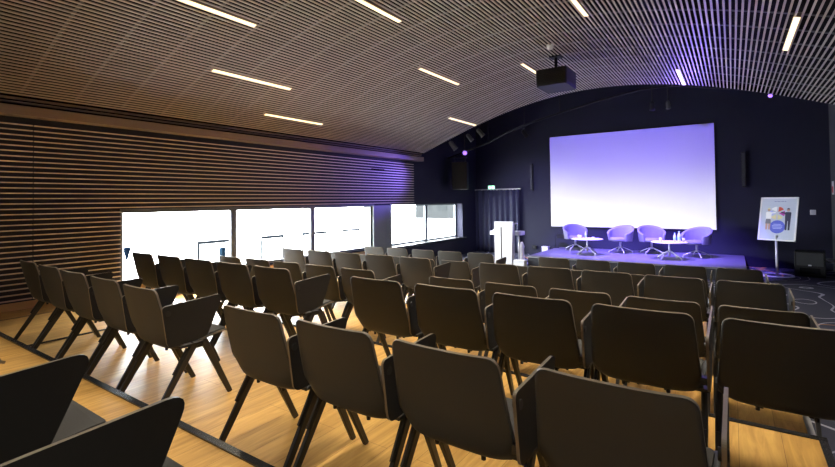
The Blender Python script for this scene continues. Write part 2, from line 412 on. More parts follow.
# ------------------------------------------------------------------ audience chairs
def shell_mesh():
    # profile (y forward, z) from top of backrest over the bend to the seat front
    ctrl = [(0.000, .850), (.020, .76), (.041, .67), (.062, .585), (.083, .505), (.108, .442), (.150, .412), (.21, .408), (.31, .428), (.42, .450), (.515, .460), (.553, .450)]
    pts = []
    n = len(ctrl)
    for i in range(n - 1):
        p0, p1, p2, p3 = (Vector(ctrl[max(i - 1, 0)]), Vector(ctrl[i]), Vector(ctrl[i + 1]), Vector(ctrl[min(i + 2, n - 1)]))
        for k in range(6):
            t = k / 6
            pts.append(.5 * ((2 * p1) + (p2 - p0) * t + (2 * p0 - 5 * p1 + 4 * p2 - p3) * t * t + (3 * p1 - p0 - 3 * p2 + p3) * t ** 3))
    pts.append(Vector(ctrl[-1]))
    # extra rows near ends for rounded corners
    ext = []
    for i in range(len(pts)):
        ext.append(pts[i])
        if i < 2 or i >= len(pts) - 3:
            if i + 1 < len(pts):
                for k in (1, 2, 3): ext.append(pts[i].lerp(pts[i + 1], k / 4))
    pts = ext
    S = [0]
    for i in range(1, len(pts)): S.append(S[-1] + (pts[i] - pts[i - 1]).length)
    T = S[-1]; r = .042; NX = 22
    def half(s):
        k = s / T
        w = .242 + .027 * min(1, k / .42) + .006 * min(1, max(0, (k - .55) / .2))
        for d in (s, T - s):
            if d < r: w -= r - math.sqrt(max(0, r * r - (r - d) ** 2))
        return w
    outer = []; inner = []
    th = .013
    for i, p in enumerate(pts):
        t = (pts[min(i + 1, len(pts) - 1)] - pts[max(i - 1, 0)]).normalized()
        nrm = Vector((-t.y, t.x))            # points to the sitter's side (forward / up)
        if nrm.x + nrm.y < 0: nrm = -nrm
        w = half(S[i]); k = S[i] / T
        wrap = .020 * (1 - min(1, max(0, (k - .40) / .15)))
        rise = .045 * math.exp(-((k - .50) / .085) ** 2) + .010 * (k > .5) * min(1, (k - .5) / .1)
        ro, ri = [], []
        for j in range(NX + 1):
            a = -1 + 2 * j / NX
            a = math.sin(a * PI / 2) * .5 + a * .5
            x = a * w; e = wrap * (abs(x) / .26) ** 2.4 + rise * (abs(x) / .26) ** 6
            o = p + nrm * e; q = p + nrm * (e + th)
            ro.append((x, o.x, o.y)); ri.append((x, q.x, q.y))
        outer.append(ro); inner.append(ri)
    m = MB(); n = NX + 1; R = len(pts)
    vo = [v for r_ in outer for v in r_]; vi = [v for r_ in inner for v in r_]
    fs = []; k0 = R * n
    for i in range(R - 1):
        for j in range(NX):
            a, b_, c, d = i * n + j, i * n + j + 1, (i + 1) * n + j + 1, (i + 1) * n + j
            fs.append((a, b_, c, d)); fs.append((k0 + d, k0 + c, k0 + b_, k0 + a))
    m.add(vo + vi, fs, True, 0)
    rim = []
    loop = [j for j in range(n)] + [i * n + NX for i in range(1, R)] + [(R - 1) * n + j for j in range(NX - 1, -1, -1)] + [i * n for i in range(R - 2, 0, -1)]
    for q in range(len(loop)):
        a, b_ = loop[q], loop[(q + 1) % len(loop)]
        rim.append((a, k0 + a, k0 + b_, b_))
    m.add(vo + vi, rim, False, 1)
    return m

def make_chair():
    root = empty('shell_chair', (0, 0, 0))
    shell_mesh().build('seat_shell', [M_shell, M_shelledge], root)
    # seat pad
    p = MB()
    poly = rounded([(-.240, .150), (.240, .150), (.262, .545), (-.262, .545)], [.03, .03, .05, .05])
    zt = lambda Y: .434 + .045 * min(1, max(0, (Y - .20) / .24)) - (.008 * max(0, (Y - .49) / .05) ** 2)
    p.prism(poly, lambda X, Y: (X, Y, zt(Y) - .006), lambda X, Y: (X * .985, Y, zt(Y) + .016))
    p.build('seat_pad', M_pad, root, bevel=.004)
    # A-shaped leg frames, one leg each
    for s in (-1, 1):
        rl = MB(); rl.bar((s * .270, .275, .440), (s * .276, -.01, .0), .030, .048, .022, .034); rl.build('leg', M_leg, root)
        fl = MB(); fl.bar((s * .270, .345, .440), (s * .256, .560, .0), .030, .048, .022, .034); fl.build('leg', M_leg, root)
        lk = MB()
        a = Vector((s * .270, .275, .440)); c = Vector((s * .276, -.01, 0))
        lk.bar(a.lerp(c, .06) + Vector((0, -.032, 0)), a.lerp(c, .42) + Vector((0, -.028, 0)), .016, .026)
        lk.build('link_plate', M_brk, root); lk = MB()
        c = Vector((s * .256, .560, 0)); a = Vector((s * .270, .345, .440))
        lk.bar(a.lerp(c, .06) + Vector((0, .032, 0)), a.lerp(c, .42) + Vector((0, .028, 0)), .016, .026)
        lk.build('link_plate', M_brk, root)
    u = MB()
    u.bar((-.275, .310, .412), (.275, .310, .412), .05, .022, side=Vector((0, 1, 0)))
    u.bar((-.10, .19, .398), (-.10, .44, .440), .03, .015); u.bar((.10, .19, .398), (.10, .44, .440), .03, .015)
    u.build('under_frame', M_brk, root)
    for sx in (-.11, .11):
        g = MB(); g.lathe([(.0, .392), (.010, .392), (.011, .412), (.0, .412)], 8, (sx, .16, 0)); g.build('glide', M_brk, root)
    return root
def arm_mesh(s, parent):
    poly = rounded([(.030, .742), (.482, .764), (.350, .480), (.070, .455)], [.030, .040, .05, .05])
    x0, x1 = (-.305, -.292) if s < 0 else (.292, .305)
    a = MB(); a.prism(poly, lambda Y, Z: (x0, Y, Z), lambda Y, Z: (x1, Y, Z), rim=1)
    ao = a.build('side_panel', [M_panel, M_shelledge], parent)
    k = MB(); k.box(min(s * .292, s * .225), max(s * .292, s * .225), .16, .33, .430, .446)
    k.box(min(s * .292, s * .262), max(s * .292, s * .262), .09, .13, .49, .525)
    k.build('panel_bracket', M_brk, ao)
    h = MB(); h.tube([(s * .282, .072, .69), (s * .310, .072, .69)], .019, 12); h.build('hinge_knob', M_brk, ao)
    return ao

chair_proto = make_chair(); arm_mesh(1, chair_proto)

X0, DX = -2.384, -.031
ROWS = {'Z': (.185, .175), 'A': (1.52, 0.), 'B': (2.62, 0.), 'C': (3.80, -.17), 'D': (4.95, -.17), 'E': (6.06, -.345), 'F': (7.16, -.345)}
ROWNAME = {'Z': 'row closest to the camera', 'A': 'second row from the camera', 'B': 'third row from the camera', 'C': 'fourth row from the camera',
           'D': 'fifth row from the camera', 'E': 'second row from the stage', 'F': 'frontmost row before the stage'}
ORD = ['first', 'second', 'third', 'fourth', 'fifth']
used = [False]
def place(row, g):
    y, z = ROWS[row]
    last = {'Z': 9, 'A': 3}.get(row, 4)
    end = (g == -2 or g == last)
    x = X0 + DX * y + .6 * g + .25
    if row == 'F' and g < 0: x -= .09
    if row == 'A': x += .014 * max(g, 0) + .004
    if row == 'A' and g < 0: x -= .065 + .055 * (-2 - g); y += .01 + .02 * (-2 - g)
    if row == 'Z': x += .05; y += 0
    if not used[0]: c = chair_proto; used[0] = True
    else: c = copy_tree(chair_proto)
    c.location = (x + random.uniform(-.006, .006), y + random.uniform(-.008, .008), z)
    c.rotation_euler = (0, 0, random.uniform(-.012, .012) + .0)
    if g <= -2:
        pos = 'aisle-end chair' if g == -2 else '%s chair counted from the aisle' % ORD[-2 - g]
        blk = 'left block'
    else:
        pos = 'aisle-end chair' if g == 0 else ('right-end chair' if end else '%s chair from the aisle' % ORD[g])
        blk = 'right block'
    tag(c, 'dark brown shell %s, %s, %s' % (pos, blk, ROWNAME[row]), 'chair', 'audience chairs in rows')
for row in ROWS:
    if row == 'Z': gs = [-2, 0, 1, 2]
    elif row == 'A': gs = [-6, -5, -4, -3, -2, 0, 1, 2, 3]
    else: gs = [-6, -5, -4, -3, -2, 0, 1, 2, 3, 4]
    for g in gs: place(row, g)

# ------------------------------------------------------------------ screen
SY = YF - .002
scr = MB(); sx0, sx1, sz0, sz1 = -5.24, -.395, .485, 3.60
scr.box(sx0, sx1, SY - .03, SY - .0015, sz0, sz1)
so = scr.build('projection_screen', M_screen)
tag(so, 'large white projection screen on the front wall washed in purple light', 'screen')
bd = MB(); bw = .03
bd.box(sx0 - bw, sx0, SY - .04, SY, sz0 - bw, sz1 + bw); bd.box(sx1, sx1 + bw, SY - .04, SY, sz0 - bw, sz1 + bw)
bd.box(sx0, sx1, SY - .04, SY, sz1, sz1 + bw); bd.box(sx0, sx1, SY - .04, SY, sz0 - bw, sz0)
bd.build('border', M_scrframe, so)

# ------------------------------------------------------------------ stage
STZ = -.22; sX0, sX1, sY0 = -4.98, .24, 12.85
b = MB(); b.box(sX0, sX1, sY0, YF - .05, STZ - .04, STZ)
st = b.build('stage_platform', M_stage); tag(st, 'low stage platform with purple lit floor below the screen', 'stage')
b = MB(); b.box(sX0 + .02, sX1 - .02, sY0 + .02, YF - .07, CARP, STZ - .04); b.build('skirt', M_stageside, st)

# armchairs on stage
def make_tub():
    r = empty('swivel_armchair', (0, 0, STZ))
    # shell: wraps around back and arms, open to +? front = -y (towards audience)
    n = 28; s = MB(); rows = 9; outer = []; inner = []
    for i in range(rows + 1):
        t = i / rows; ro = []; ri = []
        for j in range(n + 1):
            a = -2.25 + 4.5 * j / n             # angle from back (+y)
            back = .5 + .5 * math.cos(min(PI, abs(a) * 1.25))
            ztop = .58 + .26 * back ** .8
            z = .37 + (ztop - .37) * t
            rad = .325 + .045 * t
            x = rad * math.sin(a); y = rad * math.cos(a) * .95
            ro.append((x * 1.03, y * 1.03, z))
            ri.append((x * .86, y * .86, z - (.0 if i == rows else 0)))
        outer.append(ro); inner.append(ri)
    m = n + 1; R = rows + 1; vo = [v for q in outer for v in q]; vi = [v for q in inner for v in q]; k0 = R * m; fs = []
    for i in range(rows):
        for j in range(n):
            a, b_, c, d = i * m + j, i * m + j + 1, (i + 1) * m + j + 1, (i + 1) * m + j
            fs += [(a, b_, c, d), (k0 + d, k0 + c, k0 + b_, k0 + a)]
    loop = list(range(m)) + [i * m + n for i in range(1, R)] + [rows * m + j for j in range(n - 1, -1, -1)] + [i * m for i in range(R - 2, 0, -1)]
    for q in range(len(loop)):
        a, b_ = loop[q], loop[(q + 1) % len(loop)]; fs.append((a, k0 + a, k0 + b_, b_))
    s.add(vo + vi, fs, True); s.build('tub_shell', M_tub, r)
    c = MB(); c.lathe([(0, .37), (.24, .37), (.275, .385), (.285, .43), (.27, .465), (.2, .48), (0, .483)], 28)
    c.v = [(x, y - .03, z) for x, y, z in c.v]
    c.build('seat_cushion', M_tub, r)
    p = MB(); p.lathe([(.028, .16), (.028, .36), (.09, .365), (.09, .375)], 14); p.build('post', M_chrome, r)
    for k in range(4):
        a = PI / 4 + k * PI / 2
        l = MB(); l.tube([(.02 * math.cos(a), .02 * math.sin(a), .20), (.18 * math.cos(a), .18 * math.sin(a), .135), (.335 * math.cos(a), .335 * math.sin(a), .06), (.345 * math.cos(a), .345 * math.sin(a), .004)], .013, 8)
        l.build('foot', M_chrome, r)
    return r
tub = make_tub()
TL = ['purple lit grey tub armchair furthest left on the stage', 'purple lit grey tub armchair second from left, right of the left table',
      'purple lit grey tub armchair third from left, left of the bottle table', 'purple lit grey tub armchair furthest right on the stage']
for i, (x, y, rz) in enumerate([(-4.18, 15.0, .55), (-2.80, 14.85, -.35), (-1.98, 15.0, .42), (-.83, 14.7, -.45)]):
    o = tub if i == 0 else copy_tree(tub)
    o.location = (x, y, STZ); o.rotation_euler = (0, 0, rz); tag(o, TL[i], 'armchair', 'armchairs on the stage')
# tables
def make_table():
    r = empty('coffee_table', (0, 0, STZ))
    t = MB(); t.lathe([(0, .453), (.42, .453), (.44, .460), (.44, .471), (.43, .475), (0, .475)], 40); t.build('table_top', M_white, r)
    p = MB(); p.tube([(0, 0, .10), (0, 0, .453)], .022, 12); p.build('post', M_chrome, r)
    for k in range(4):
        a = PI / 4 + k * PI / 2 + .2
        l = MB(); l.tube([(0, 0, .235), (.08 * math.cos(a), .08 * math.sin(a), .205), (.33 * math.cos(a), .33 * math.sin(a), .05), (.34 * math.cos(a), .34 * math.sin(a), .005)], .015, 8); l.build('foot', M_chrome, r)
    return r
tb = make_table(); tb2 = copy_tree(tb)
T1 = (-3.56, 14.0); T2 = (-1.42, 13.95); TZ = STZ + .475
tb.location = (*T1, STZ); tb2.location = (*T2, STZ); tb2.rotation_euler = (0, 0, .1)
tag(tb, 'round white coffee table between the two left armchairs', 'table', 'stage coffee tables')
tag(tb2, 'round white coffee table with water bottles between right armchairs', 'table', 'stage coffee tables')
def bottle(x, y, s, label):
    r = empty('water_bottle', (x, y, TZ)); r.scale = (s, s, s)
    bd = MB(); bd.lathe([(0, 0), (.032, 0), (.034, .01), (.034, .15), (.030, .18), (.013, .215), (.013, .235)], 16); bd.build('bottle_body', M_bottle2, r)
    lb = MB(); lb.lathe([(.0347, .06), (.0350, .062), (.0350, .125), (.0347, .127)], 16); lb.build('bottle_label', M_blue, r)
    cp = MB(); cp.lathe([(0, .232), (.016, .232), (.016, .252), (0, .254)], 12); cp.build('cap', M_cap, r)
    tag(r, label, 'bottle', 'water bottles on stage tables')
def tumbler(x, y, label):
    g = MB(); g.lathe([(0, 0), (.030, 0), (.036, .10), (.034, .10), (.028, .006), (0, .006)], 16)
    o = g.build('drinking_glass', M_bottle2, loc=(x, y, TZ)); tag(o, label, 'glass', 'glasses on stage tables')
bottle(T2[0] + .24, T2[1] - .05, 1.15, 'blue labelled water bottle on right coffee table, nearer the right armchair')
bottle(T2[0] + .13, T2[1] + .04, .95, 'blue labelled water bottle on right coffee table, left of the other bottle')
tumbler(T2[0] + .33, T2[1] + .05, 'clear tumbler right of the bottles on the right coffee table')
tumbler(T2[0] - .2, T2[1] - .05, 'clear tumbler left of the bottles on the right coffee table')
bottle(T1[0] - .05, T1[1] + .05, .85, 'blue labelled water bottle on the left coffee table')
tumbler(T1[0] - .17, T1[1] - .06, 'clear tumbler left of the bottle on the left coffee table')
tumbler(T1[0] - .25, T1[1] + .06, 'clear tumbler furthest left on the left coffee table')
g = MB(); g.lathe([(0, 0), (.035, 0), (.05, .05), (.045, .05), (.03, .006), (0, .006)], 16)
o = g.build('white_cup', M_white, loc=(T1[0] + .17, T1[1] + .02, TZ)); tag(o, 'small white cup right of the bottle on left coffee table', 'cup')

# ------------------------------------------------------------------ lectern and things by the curtain
lx, ly = -5.80, 13.1
r = empty('lectern', (lx, ly, CARP))
b = MB()
b.prism([(-.30, 0), (.25, 0), (.30, 1.29), (-.30, 1.29)], lambda X, Z: (X, -.03, Z), lambda X, Z: (X, .03, Z)); b.build('front_panel', M_white, r)
b = MB(); b.box(-.095, -.06, -.04, -.0301, .02, 1.12); b.build('wood_inlay', M_wood2, r)
b = MB(); b.box(-.27, .27, .03, .42, 1.20, 1.23); b.build('desk_top', M_white, r)
b = MB(); b.box(-.20, .20, .10, .36, 0, 1.20); b.build('pedestal', M_white, r)
tag(r, 'tall white lectern with a dark vertical strip in front of curtain', 'lectern')
r = empty('side_table', (-5.80, 13.75, CARP))
b = MB(); b.prism(rounded([(-.70, -.2), (.36, -.2), (.36, .2), (-.70, .2)], [.08] * 4), lambda X, Y: (X, Y, .84), lambda X, Y: (X, Y, .96)); b.build('table_top', M_white, r)
for sx in (-.5, .22):
    b = MB(); b.tube([(sx, 0, 0), (sx, 0, .84)], .03, 10); b.build('leg', M_chrome, r)
tag(r, 'narrow white table behind the lectern sticking out both sides', 'table')
r = empty('white_cloth', (-6.36, 13.65, CARP + .96))  # small white cloth on the table end
b = MB(); b.tube([(-.05, 0, .02), (.02, -.02, .05), (.08, 0, .03)], .022, 8); b.build('cloth', M_white, r)
tag(r, 'small white cloth lying on the left end of narrow table', 'cloth')
b = MB(); b.lathe([(0, 0), (.13, 0), (.14, .03), (.10, .06), (.075, .10), (.07, .45), (.085, .52), (.05, .62), (.035, .66), (0, .66)], 20)
o = b.build('pale_stand', M_white, loc=(-5.33, 13.35, CARP + .0)); tag(o, 'pale slender stand on the floor right of the lectern', 'stand')  # opaque white stand on the floor
r = empty('white_crate', (-5.14, 12.72, CARP))
b = MB(); b.box(-.17, .17, -.10, .10, 0, .20); b.box(-.18, .18, -.11, .11, .17, .19); b.build('crate_body', M_white, r, bevel=.01)
tag(r, 'white crate on the floor in front of the stage left corner', 'crate')
# small devices left of the stage chairs
r = empty('wall_socket_box', (-5.86, YF, -.27)); b = MB(); b.box(-.08, .08, -.07, 0, -.06, .06); b.build('box', M_eq, r, bevel=.008)
b = MB(); b.tube([(0, -.07, 0), (.0, -.09, .0)], .03, 10); b.build('plug', M_eq2, r); tag(r, 'small black socket box low on the wall left of stage', 'socket box')
r = empty('white_box', (-5.36, 15.6, CARP)); b = MB(); b.box(-.11, .11, -.1, .1, 0, .30); b.build('box_body', M_white, r, bevel=.01)
b = MB(); b.box(-.115, .115, -.105, .105, .30, .33); b.build('lid', M_white, r); tag(r, 'small white box beside the stage back left corner', 'box')
r = empty('black_camera', (-4.88, 15.55, STZ))
b = MB(); b.box(-.05, .22, -.08, .08, .33, .47); b.build('camera_body', M_eq, r, bevel=.01)
b = MB(); b.tube([(.22, 0, .40), (.27, 0, .40)], .05, 12); b.build('lens', M_lensd, r)
b = MB(); b.tube([(-.12, 0, 0), (-.12, 0, .40), (-.04, 0, .42)], .012, 8); b.lathe([(0, 0), (.12, 0), (.12, .015), (0, .02)], 16, (-.12, 0, 0)); b.build('stand', M_eq, r)
tag(r, 'black camera device on a thin stand left of armchairs', 'camera')
# curtain
cx0, cx1, cyy, cz0, cz1 = XL + .02, -6.36, YF - .14, CARP + .01, 1.80
r = empty('stage_curtain', ((cx0 + cx1) / 2, cyy, CARP))
m = MB(); N = 150; vs = []; H_ = 8
for i in range(N + 1):
    x = cx0 + (cx1 - cx0) * i / N
    for k in range(H_ + 1):
        t = k / H_; a = .062 * math.sin(i / N * 2 * PI * 8 + .4 * math.sin(i * .13)) * (.75 + .25 * (1 - t))
        vs.append((x - (cx0 + cx1) / 2, a, (cz0 - CARP) + (cz1 - cz0) * t))
fs = [(i * (H_ + 1) + k, (i + 1) * (H_ + 1) + k, (i + 1) * (H_ + 1) + k + 1, i * (H_ + 1) + k + 1) for i in range(N) for k in range(H_)]
m.add(vs, fs, True); co = m.build('curtain_cloth', M_curtain, r)
sm = co.modifiers.new('thickness', 'SOLIDIFY'); sm.thickness = .006
b = MB(); b.box(-(cx1 - cx0) / 2, (cx1 - cx0) / 2 + .06, -.03, .03, cz1 - CARP + .005, cz1 - CARP + .045)
for i in range(14): b.box(-(cx1 - cx0) / 2 + i * .127, -(cx1 - cx0) / 2 + i * .127 + .03, -.045, .045, cz1 - CARP - .01, cz1 - CARP + .02)
b.build('curtain_rail', M_alu, r)
tag(r, 'dark navy pleated curtain hanging in the front left corner', 'curtain')
# exit sign
r = empty('exit_sign', (-7.50, YF, 1.90)); r.scale = (.78, 1, .85)
b = MB(); b.box(-.17, .17, -.05, 0, -.085, .085); b.build('sign_body', M_plastic, r)
b = MB(); b.box(-.16, .16, -.056, -.0505, -.075, .075); b.build('sign_face', M_exit, r)
b = MB(); b.box(.06, .135, -.060, -.0565, -.055, .055)                     # door
b.prism([(-.13, .0), (-.08, .05), (-.08, .02), (-.02, .02), (-.02, -.02), (-.08, -.02), (-.08, -.05)], lambda X, Z: (X, -.0565, Z), lambda X, Z: (X, -.060, Z))
b.build('pictogram', M_exitw, r)
tag(r, 'small lit green exit sign above the curtain', 'sign')

# wall column speakers
def column_speaker(x, z0, z1, lb):
    r = empty('column_speaker', (x, YF, z0)); h = z1 - z0
    b = MB(); b.box(-.045, .045, -.14, -.03, 0, h); b.build('cabinet', M_eq, r, bevel=.008)
    b = MB(); b.box(-.036, .036, -.146, -.1405, .03, h - .03); b.build('grille', M_eq2, r)
    b = MB(); b.box(-.02, .02, -.03, 0, .1, .2); b.box(-.02, .02, -.03, 0, h - .2, h - .1); b.build('wall_bracket', M_eq, r)
    tag(r, lb, 'speaker', 'column speakers on the front wall')
column_speaker(-5.90, 1.76, 2.70, 'slim black column speaker on the wall left of the screen')
column_speaker(.28, 1.70, 2.70, 'slim black column speaker on the wall right of the screen')
# wall switch plate
r = empty('switch_plate', (1.75, YF, 1.0)); b = MB(); b.box(-.06, .06, -.015, 0, -.065, .065); b.build('plate', M_plastic, r, bevel=.004)
b = MB(); b.box(-.04, .04, -.02, -.0152, -.05, .05); b.build('rocker', M_white, r); tag(r, 'small white switch plate on the dark wall right of poster stand', 'switch')
# subwoofer
r = empty('floor_speaker', (1.54, 14.75, CARP)); r.rotation_euler = (0, 0, -.12)
b = MB(); b.box(-.29, .29, -.28, .28, 0, .61); b.build('cabinet', M_eq, r, bevel=.015)
b = MB(); b.box(-.25, .25, -.288, -.281, .27, .58); b.build('grille', M_eq2, r)
b = MB(); b.box(-.19, .19, -.286, -.281, .08, .22); b.build('port', M_black, r)
b = MB(); b.box(-.03, .03, -.292, -.2885, .27, .30); b.build('badge', M_silver, r)
tag(r, 'black floor loudspeaker cabinet in the front right corner', 'speaker')
# right wall sign and shelf
r = empty('wall_sign', (XR, 15.55, 1.63)); b = MB(); b.box(-.012, 0, -.12, .12, -.17, .17); b.build('panel', M_plastic, r)
b = MB(); b.box(-.016, -.0125, -.08, .08, -.12, .04); b.build('red_square', M_red, r); tag(r, 'small red and white safety sign on the right wall', 'sign')
r = empty('wall_tray', (XR, 15.0, -.17)); b = MB(); b.prism(rounded([(-.24, -.35), (0, -.35), (0, .35), (-.24, .35)], [.1, 0, 0, .1]), lambda X, Y: (X, Y, -.02), lambda X, Y: (X, Y, .02)); b.build('tray', M_white, r)
b = MB(); b.box(-.1, 0, -.03, .03, -.12, -.02); b.build('bracket', M_alu, r); tag(r, 'white wall shelf low on the right wall beside floor loudspeaker', 'shelf')

# ------------------------------------------------------------------ poster stand
ex, ey = .87, 14.28
r = empty('poster_stand', (ex, ey, CARP)); r.rotation_euler = (0, 0, math.radians(-27))
b = MB(); n = 40
b.tube([(.32 * math.cos(2 * PI * i / n), .32 * math.sin(2 * PI * i / n), .02) for i in range(n + 1)], .02, 8, caps=False)
b.bar((-.32, 0, .02), (.32, 0, .02), .03, .02); b.build('ring_base', M_silver, r)
b = MB(); b.tube([(0, 0, .02), (0, .0, 1.0)], .028, 12); b.build('pole', M_silver, r)
Mt = Matrix.Translation((0, -.02, .87)) @ Matrix.Rotation(math.radians(-13), 4, 'X')
W_, H_ = .80, 1.09
b = MB(); f = .035
b.box(-W_ / 2, W_ / 2, -.0, .02, 0, H_, M=Mt)
for x0, x1, z0, z1 in ((-W_ / 2, -W_ / 2 + f, 0, H_), (W_ / 2 - f, W_ / 2, 0, H_), (-W_ / 2, W_ / 2, 0, f), (-W_ / 2, W_ / 2, H_ - f, H_)): b.box(x0, x1, -.012, .004, z0, z1, M=Mt)
bo = b.build('frame', M_silver, r)
def pd(poly, m, nm, y=-.004):
    q = MB(); q.prism(poly, lambda X, Z: Mt @ Vector((X, y, Z)), lambda X, Z: Mt @ Vector((X, y - .0012, Z))); return q.build(nm, m, po)
q = MB(); q.box(-W_ / 2 + f, W_ / 2 - f, -.003, -.001, f, H_ - f, M=Mt); po = q.build('poster', M_poster, r)
def disc(cx, cz_, R, a0=0, a1=2 * PI, n=24):
    full = abs(a1 - a0 - 2 * PI) < 1e-6
    p = [] if full else [(cx, cz_)]
    return p + [(cx + R * math.cos(a0 + (a1 - a0) * i / n), cz_ + R * math.sin(a0 + (a1 - a0) * i / n)) for i in range(n if full else n + 1)]
pal = {'y': flat('print_yellow', (.75, .68, .35)), 'w': flat('print_white', (.85, .85, .85)), 'r': flat('print_red', (.75, .10, .06)), 'm': flat('print_magenta', (.5, .05, .4)),
       'b': flat('print_blue', (.10, .13, .60)), 'd': flat('print_dark', (.03, .03, .07)), 'g': flat('print_grey', (.2, .2, .22)), 's': flat('print_skin', (.55, .33, .24)), 'l': flat('print_lightblue', (.4, .45, .85)), 't': flat('print_text', (.25, .30, .45))}
pieX, pieZ = -.02, .69
for k, (a0, a1, c) in enumerate(((-.6, .5, 'm'), (.5, 1.5, 'r'), (1.5, 2.6, 'w'), (2.6, 3.7, 'l'), (3.7, 4.7, 'y'), (4.7, 5.68, 'y'))):
    dx = .035 * math.cos((a0 + a1) / 2); dz = .035 * math.sin((a0 + a1) / 2)
    pd(disc(pieX + dx, pieZ + dz, .13, a0, a1, 8), pal[c], 'pie_slice')
pd(disc(.0, .345, .165), pal['b'], 'printed_circle', -.0045)
q = MB()
for k, (w, z) in enumerate(((.08, .40), (.11, .365), (.11, .33), (.09, .295))): q.box(-w, w, -.0068, -.0060, z, z + .016, M=Mt)
q.build('circle_text', pal['l'], po)
q = MB()
for k, (x, w) in enumerate(((-.10, .05), (-.04, .07), (.04, .06), (.11, .04))): q.box(x, x + w, -.0052, -.0042, .975, .992, M=Mt)
q.build('title_text', pal['t'], po)
for sx, body, leg_ in ((-.20, 'w', 'g'), (.21, 'd', 'd')):
    pd(rounded([(sx - .055, .50), (sx + .055, .50), (sx + .065, .72), (sx - .065, .72)], [.01, .01, .03, .03]), pal[body], 'printed_jacket', -.0056)
    pd([(sx - .05, .27), (sx - .012, .27), (sx - .004, .50), (sx - .055, .50)], pal[leg_ if sx > 0 else 's'], 'printed_leg', -.0056)
    pd([(sx + .012, .27), (sx + .05, .27), (sx + .055, .50), (sx + .004, .50)], pal[leg_ if sx > 0 else 's'], 'printed_leg', -.0056)
    pd(disc(sx, .765, .032), pal['s'], 'printed_head', -.0056)
    pd(disc(sx, .785, .033, 0, PI, 10)[1:], pal['d' if sx > 0 else 'y'], 'printed_hair', -.0066)
    pd([(sx, .66), (sx, .70), (sx - math.copysign(.15, sx), .72), (sx - math.copysign(.15, sx), .69)], pal[body], 'printed_arm', -.0066)
pd([(-.26, .42), (-.14, .42), (-.15, .54), (-.25, .54)], pal['g'], 'printed_skirt', -.0070)
tag(r, 'silver poster stand on a ring base with pie chart poster', 'poster stand')

# ------------------------------------------------------------------ projector and smoke detector
px, py, pz = -2.74, 8.75, 3.56
r = empty('ceiling_projector', (px, py, pz)); r.rotation_euler = (0, 0, 0)
b = MB(); b.prism(rounded([(-.29, -.36), (.29, -.36), (.29, .36), (-.29, .36)], [.07] * 4), lambda X, Y: (X * .96, Y * .96, 0), lambda X, Y: (X, Y, .05))
b.prism(rounded([(-.29, -.36), (.29, -.36), (.29, .36), (-.29, .36)], [.07] * 4), lambda X, Y: (X, Y, .05), lambda X, Y: (X, Y, .31)); b.build('body', M_eq, r)
b = MB(); b.tube([(0, .36, .14), (0, .42, .14)], .07, 16); b.build('lens', M_lensd, r)
b = MB()
for k in range(6): b.box(-.22, .22, -.366, -.360, .07 + k * .03, .08 + k * .03)
b.build('vent_grille', M_eq, r)
b = MB(); b.box(-.15, .15, -.15, .15, .31, .33); b.tube([(0, 0, .33), (0, 0, cz(px) - pz)], .03, 12); b.box(-.10, .10, -.10, .10, cz(px) - pz - .02, cz(px) - pz + .02); b.build('ceiling_mount', M_eq, r)
tag(r, 'black projector hanging from the slatted vault by a pole', 'projector')
r = empty('smoke_detector', (-2.62, 8.05, cz(-2.62)))
b = MB(); b.lathe([(0, -.065), (.035, -.065), (.055, -.045), (.06, -.01), (.06, .0), (0, .0)], 20); b.build('cap', M_plastic, r)
b = MB(); b.lathe([(0, 0), (.065, 0), (.065, .02), (0, .02)], 20); b.build('base', M_plastic, r); tag(r, 'small white smoke detector on ceiling just above the projector', 'smoke detector')

# ------------------------------------------------------------------ rail, spotlights, hung loudspeaker
ry = 13.35
rp = [(x, ry, z) for x, z in ((-7.9, 2.86), (-7.2, 3.05), (-6.4, 3.27), (-5.75, 3.54), (-4.95, 3.76), (-4.09, 3.95), (-3.07, 4.15), (-1.95, 4.32), (-1.19, 4.31), (-.3, 4.12), (.7, 3.9), (2.0, 3.52))]
def railz(x):
    for (a, _, za), (c, _, zc) in zip(rp, rp[1:]):
        if a <= x <= c: return za + (zc - za) * (x - a) / (c - a)
    return 3.5
r = empty('lighting_rail', (-3, ry, 4.0))
b = MB(); b.tube([(x + 3, 0, z - 4) for x, y, z in rp], .03, 10); b.build('pipe', M_eq, r)
for x in (-6.4, -4.09, -1.19, .7):
    b = MB(); b.tube([(x + 3, 0, railz(x) - 4), (x + 3, 0, 1.2)], .012, 8); b.build('hanger', M_eq, r)
tag(r, 'long curved black lighting rail under the dark stage ceiling', 'lighting rail')
def spot(x, z, aim, lb, lens=M_lensd, body=M_can, s=1.0, y=12.75):
    r = empty('stage_spotlight', (x, y, z))
    d = (Vector(aim) - Vector((x, y, z))).normalized(); q = d.to_track_quat('-Z', 'Y').to_matrix().to_4x4() @ Matrix.Scale(s, 4)
    b = MB(); b.lathe([(0, .17), (.05, .16), (.075, .10), (.08, -.12), (.095, -.17), (.085, -.17), (.075, -.12), (0, -.115)], 20, M=q); b.build('can', body, r)
    b = MB(); b.lathe([(0, -.120), (.074, -.1205), (.074, -.125), (0, -.128)], 20, M=q); b.build('lens', lens, r)
    b = MB(); b.tube([(-.10 * s, 0, -.01), (-.10 * s, 0, .09 * s), (0, 0, .12 * s), (.10 * s, 0, .09 * s), (.10 * s, 0, -.01)], .009, 8); b.build('yoke', M_eq, r)
    b = MB(); b.tube([(0, 0, .11 * s), (0, 0, 5.2 - z)], .012, 8); b.build('hanging_rod', M_eq, r)
    tag(r, lb, 'spotlight', 'spotlights over the stage'); return r
spot(-7.36, 3.20, (-5.5, 14.8, -.2), 'grey stage spotlight furthest left, above the hung loudspeaker')
